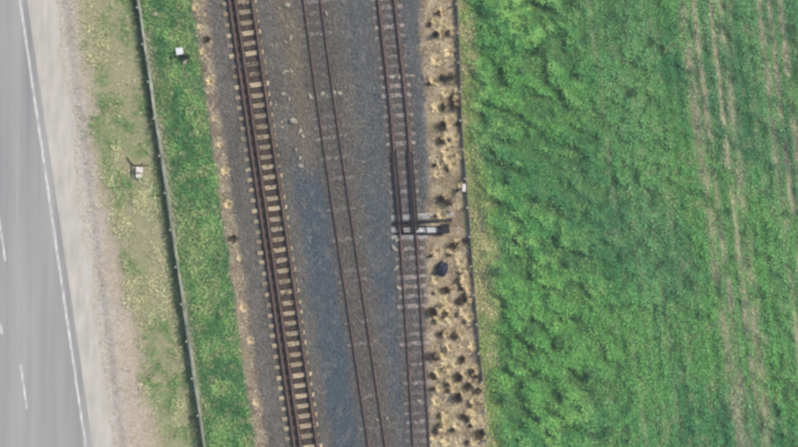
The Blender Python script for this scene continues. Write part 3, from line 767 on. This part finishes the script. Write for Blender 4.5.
shr_dark = [shrub_leaves('foliage', 420, .5, .62, col(52, 44, 46), col(84, 72, 62), 500 + i) for i in range(2)]
shr_green = [shrub_leaves('foliage', 420, .5, .6, col(62, 100, 66, GK), col(96, 136, 82, GK), 510 + i) for i in range(2)]
stems = stem_mesh(5, .42, .55); random.seed(8)
def shrub(px, py, fol, s, sz, label, group=None, sx=1.0):
    e = empty('shrub', (wx(px), wy(py), gz(px, py)), random.uniform(-.4, .4)); tag(e, label, 'shrub', group)
    share('foliage', fol, e, sc=(s * sx, s, sz)); share('stems', stems, e, sc=(s * sx, s, sz)); return e
shrub(446, 77, shr_dark[0], .75, .9, 'dark dead shrub against the dark fence, beside straw tussocks', 'dark shrubs leaning on the dark fence', 1.25)
shrub(453, 77, shr_dark[1], .6, .9, 'dark dead shrub against the dark fence, beside straw tussocks', 'dark shrubs leaning on the dark fence')
shrub(444, 106, shr_dark[1], .55, .7, 'dark dead shrub against the dark fence, beside straw tussocks', 'dark shrubs leaning on the dark fence')
shrub(455, 106, shr_dark[0], .8, 1.0, 'dark dead shrub against the dark fence, beside straw tussocks', 'dark shrubs leaning on the dark fence')
shrub(449, 203, shr_dark[1], .8, .9, 'dark low shrub on the tan verge near the pale marker post')
shr_deep = shrub_leaves('foliage', 520, .5, .62, col(30, 48, 44), col(56, 80, 60), 530)
shrub(187, 56, shr_deep, .72, 1.0, 'small dark green shrub beside the white box in the grass strip')
shrub(624, 256, shr_green[1], 1.0, .9, 'rounded dark green shrub standing in the open field')
for i, (px, py) in enumerate([(568, 262), (545, 48), (520, 70), (560, 340), (590, 372), (530, 330), (505, 395), (636, 92), (497, 270), (610, 430)]):
    shrub(px, py, shr_green[i % 2], random.uniform(.7, .95), random.uniform(.9, 1.2), 'dark green weedy shrub growing in the lush part of the field', 'weedy shrubs in the field', random.uniform(1, 1.5))

# ------------------------------------------------------------------ small things
def rock_me(seed):
    random.seed(seed); bm = bmesh.new(); bmesh.ops.create_icosphere(bm, subdivisions=1, radius=.5)
    for v in bm.verts: v.co = Vector((v.co.x * 1.1, v.co.y * .85, v.co.z * .6)) * random.uniform(.72, 1.15)
    me = bpy.data.meshes.new('rubble_lump'); bm.to_mesh(me); bm.free(); me.materials.append(M['rock']); return me
rocks = [rock_me(i) for i in range(5)]
rub = [(287, 5, .55), (290, 38, .5), (286, 42, .35), (284, 72, .4), (291, 71, .35), (283, 94, .4), (289, 99, .35), (294, 121, .7), (300, 131, .45), (303, 136, .35),
       (279, 8, .3), (326, 14, .45), (301, 166, .5), (300, 158, .35), (334, 92, .4), (322, 94, .45), (310, 97, .5), (340, 93, .42), (296, 150, .35)]
for i, (px, py, s) in enumerate(rub):
    o = share('rubble_lump', rocks[i % 5], None, (wx(px), wy(py), gz(px, py) + s * .12), i * 1.3, (s * .85, s * .7, s * .7))
    if px > float(T2L(py)) - 8: tag(o, 'pale rubble lump lying on the middle track', 'rubble', 'pale rubble lumps on the middle track')
    elif s >= .7: tag(o, 'largest pale rubble lump on the ballast between the dual gauge and middle tracks', 'rubble', 'pale rubble lumps between the tracks')
    elif s >= .5: tag(o, 'medium pale rubble lump on the ballast between the dual gauge and middle tracks', 'rubble', 'pale rubble lumps between the tracks')
    else: tag(o, 'small pale rubble lump on the ballast between the dual gauge and middle tracks', 'rubble', 'pale rubble lumps between the tracks')
for i, (px, py, s) in enumerate([(391, 77, .4), (399, 77, .35), (412, 76, .42), (424, 76, .35), (397, 240, .4), (394, 248, .45), (396, 268, .42), (399, 288, .4), (382, 96, .35), (377, 420, .3), (387, 418, .32), (419, 401, .35), (433, 396, .35), (430, 371, .32), (443, 347, .35)]):
    z = gz(px, py) + s * .15
    o = share('pale_stone', rocks[(i + 2) % 5], None, (wx(px), wy(py), z), i * 1.7, (s, s * .7, s * .7))
    tag(o, 'small whitish stone lying along the track nearest the tan verge', 'stone', 'whitish stones along the track by the verge')
o = share('pale_stone', rocks[1], None, (wx(155), wy(14), gz(155, 14) + .12), .3, (.4, .4, .5)); tag(o, 'lone pale stone in the green grass strip near the pale fence', 'stone')
o = share('pale_stone', rocks[3], None, (wx(184.6), wy(62), gz(184.6, 62) + .12), .9, (.42, .36, .45)); tag(o, 'pale stone in the grass right beside the small white box', 'stone')

# small white box in the grass strip
e = empty('white_box', (wx(180.5), wy(52), gz(180.5, 52)), math.radians(8)); tag(e, 'small white box standing in the green grass beside a dark shrub', 'box')
bm = bmesh.new(); add_box(bm, (0, 0, .27), (.34, .34, .58), bevel=.015); bm_obj('body', bm, M['white'], e)
bm = bmesh.new(); add_box(bm, (0, 0, .58), (.42, .42, .04), bevel=.012); bm_obj('lid', bm, M['white'], e)
bm = bmesh.new(); add_box(bm, (0, -.176, .3), (.26, .012, .42), bevel=.004); d_ = bm_obj('door', bm, M['white'], e)
bm = bmesh.new(); add_box(bm, (.09, -.19, .3), (.02, .02, .07)); bm_obj('handle', bm, M['black'], d_)
# pale marker block on the verge with a dead branch behind it
e = empty('marker_block', (wx(139.5), wy(172), gz(139.5, 172)), math.radians(-6)); tag(e, 'pinkish white concrete block on the dry verge beside a dead branch', 'block')
bm = bmesh.new(); add_box(bm, (0, .12, .16), (.40, .34, .36), bevel=.03, jit=.02); bm_obj('upper_block', bm, M['concrete'], e)
bm = bmesh.new(); add_box(bm, (-.02, -.22, .08), (.34, .32, .2), bevel=.03, jit=.02); bm_obj('lower_block', bm, M['concrete'], e)
bm = bmesh.new()
def gp(px, py, z): return (wx(px), wy(py), gz(px, py) + z)
add_tube(bm, [gp(127.5, 157, .10), gp(130, 161.5, .07), gp(134, 165.2, .06), gp(142, 165.6, .06), gp(150.5, 165, .05)], [.025, .04, .045, .035, .015], 6)
add_tube(bm, [gp(132, 164, .05), gp(131.3, 171, .05), gp(131.8, 179, .04)], [.04, .03, .012], 6)
add_tube(bm, [gp(140, 165.5, .06), gp(145, 162, .12)], [.03, .01], 5)
tag(bm_obj('dead_branch', bm, M['branch'], None, True), 'dark forked dead branch lying on the dry verge beside the pale block', 'branch')
# dark bluish bundle on the tan verge
random.seed(31); bm = bmesh.new(); bmesh.ops.create_icosphere(bm, subdivisions=3, radius=.5)
for v in bm.verts:
    d = v.co.normalized()
    k = 1 + .16 * math.sin(d.x * 5 + 1) * math.cos(d.y * 4.2) + .12 * math.sin(d.z * 7 + d.x * 6) + random.uniform(-.05, .05)
    v.co = Vector((d.x * .34 * k, d.y * .44 * k, max(d.z, -.55) * .36 * k + .16))
o = bm_obj('dark_bundle', bm, M['blue'], None, True); o.location = (wx(442), wy(269), gz(442, 269)); o.rotation_euler.z = -.35
tag(o, 'dark bluish black lumpy bundle on the tan verge beyond the switch machine', 'bundle')
# white marker post by the fence
e = empty('marker_post', (wx(463.5), wy(188), gz(463.5, 188))); tag(e, 'short pale marker post standing beside the dark fence', 'post')
bm = bmesh.new(); add_box(bm, (0, 0, .30), (.14, .16, .7), bevel=.02); bm_obj('shaft', bm, M['concrete'], e)
bm = bmesh.new(); add_box(bm, (0, 0, .67), (.22, .46, .05), bevel=.02); bm_obj('cap', bm, M['concrete'], e)

# ------------------------------------------------------------------ air between the aircraft and the ground
bm = bmesh.new(); add_box(bm, (0, 0, 55), (2100, 2100, 114))
hm = bpy.data.materials.new('thin_haze'); hm.use_nodes = True; ht = hm.node_tree
ht.nodes.remove(ht.nodes['Principled BSDF'])
pv = ht.nodes.new('ShaderNodeVolumePrincipled'); pv.inputs['Color'].default_value = (.92, .94, .96, 1); pv.inputs['Density'].default_value = .00026
pv.inputs['Anisotropy'].default_value = .0
ht.links.new(pv.outputs[0], ht.nodes['Material Output'].inputs['Volume'])
hz = bm_obj('haze', bm, hm); tag(hz, kind='stuff')
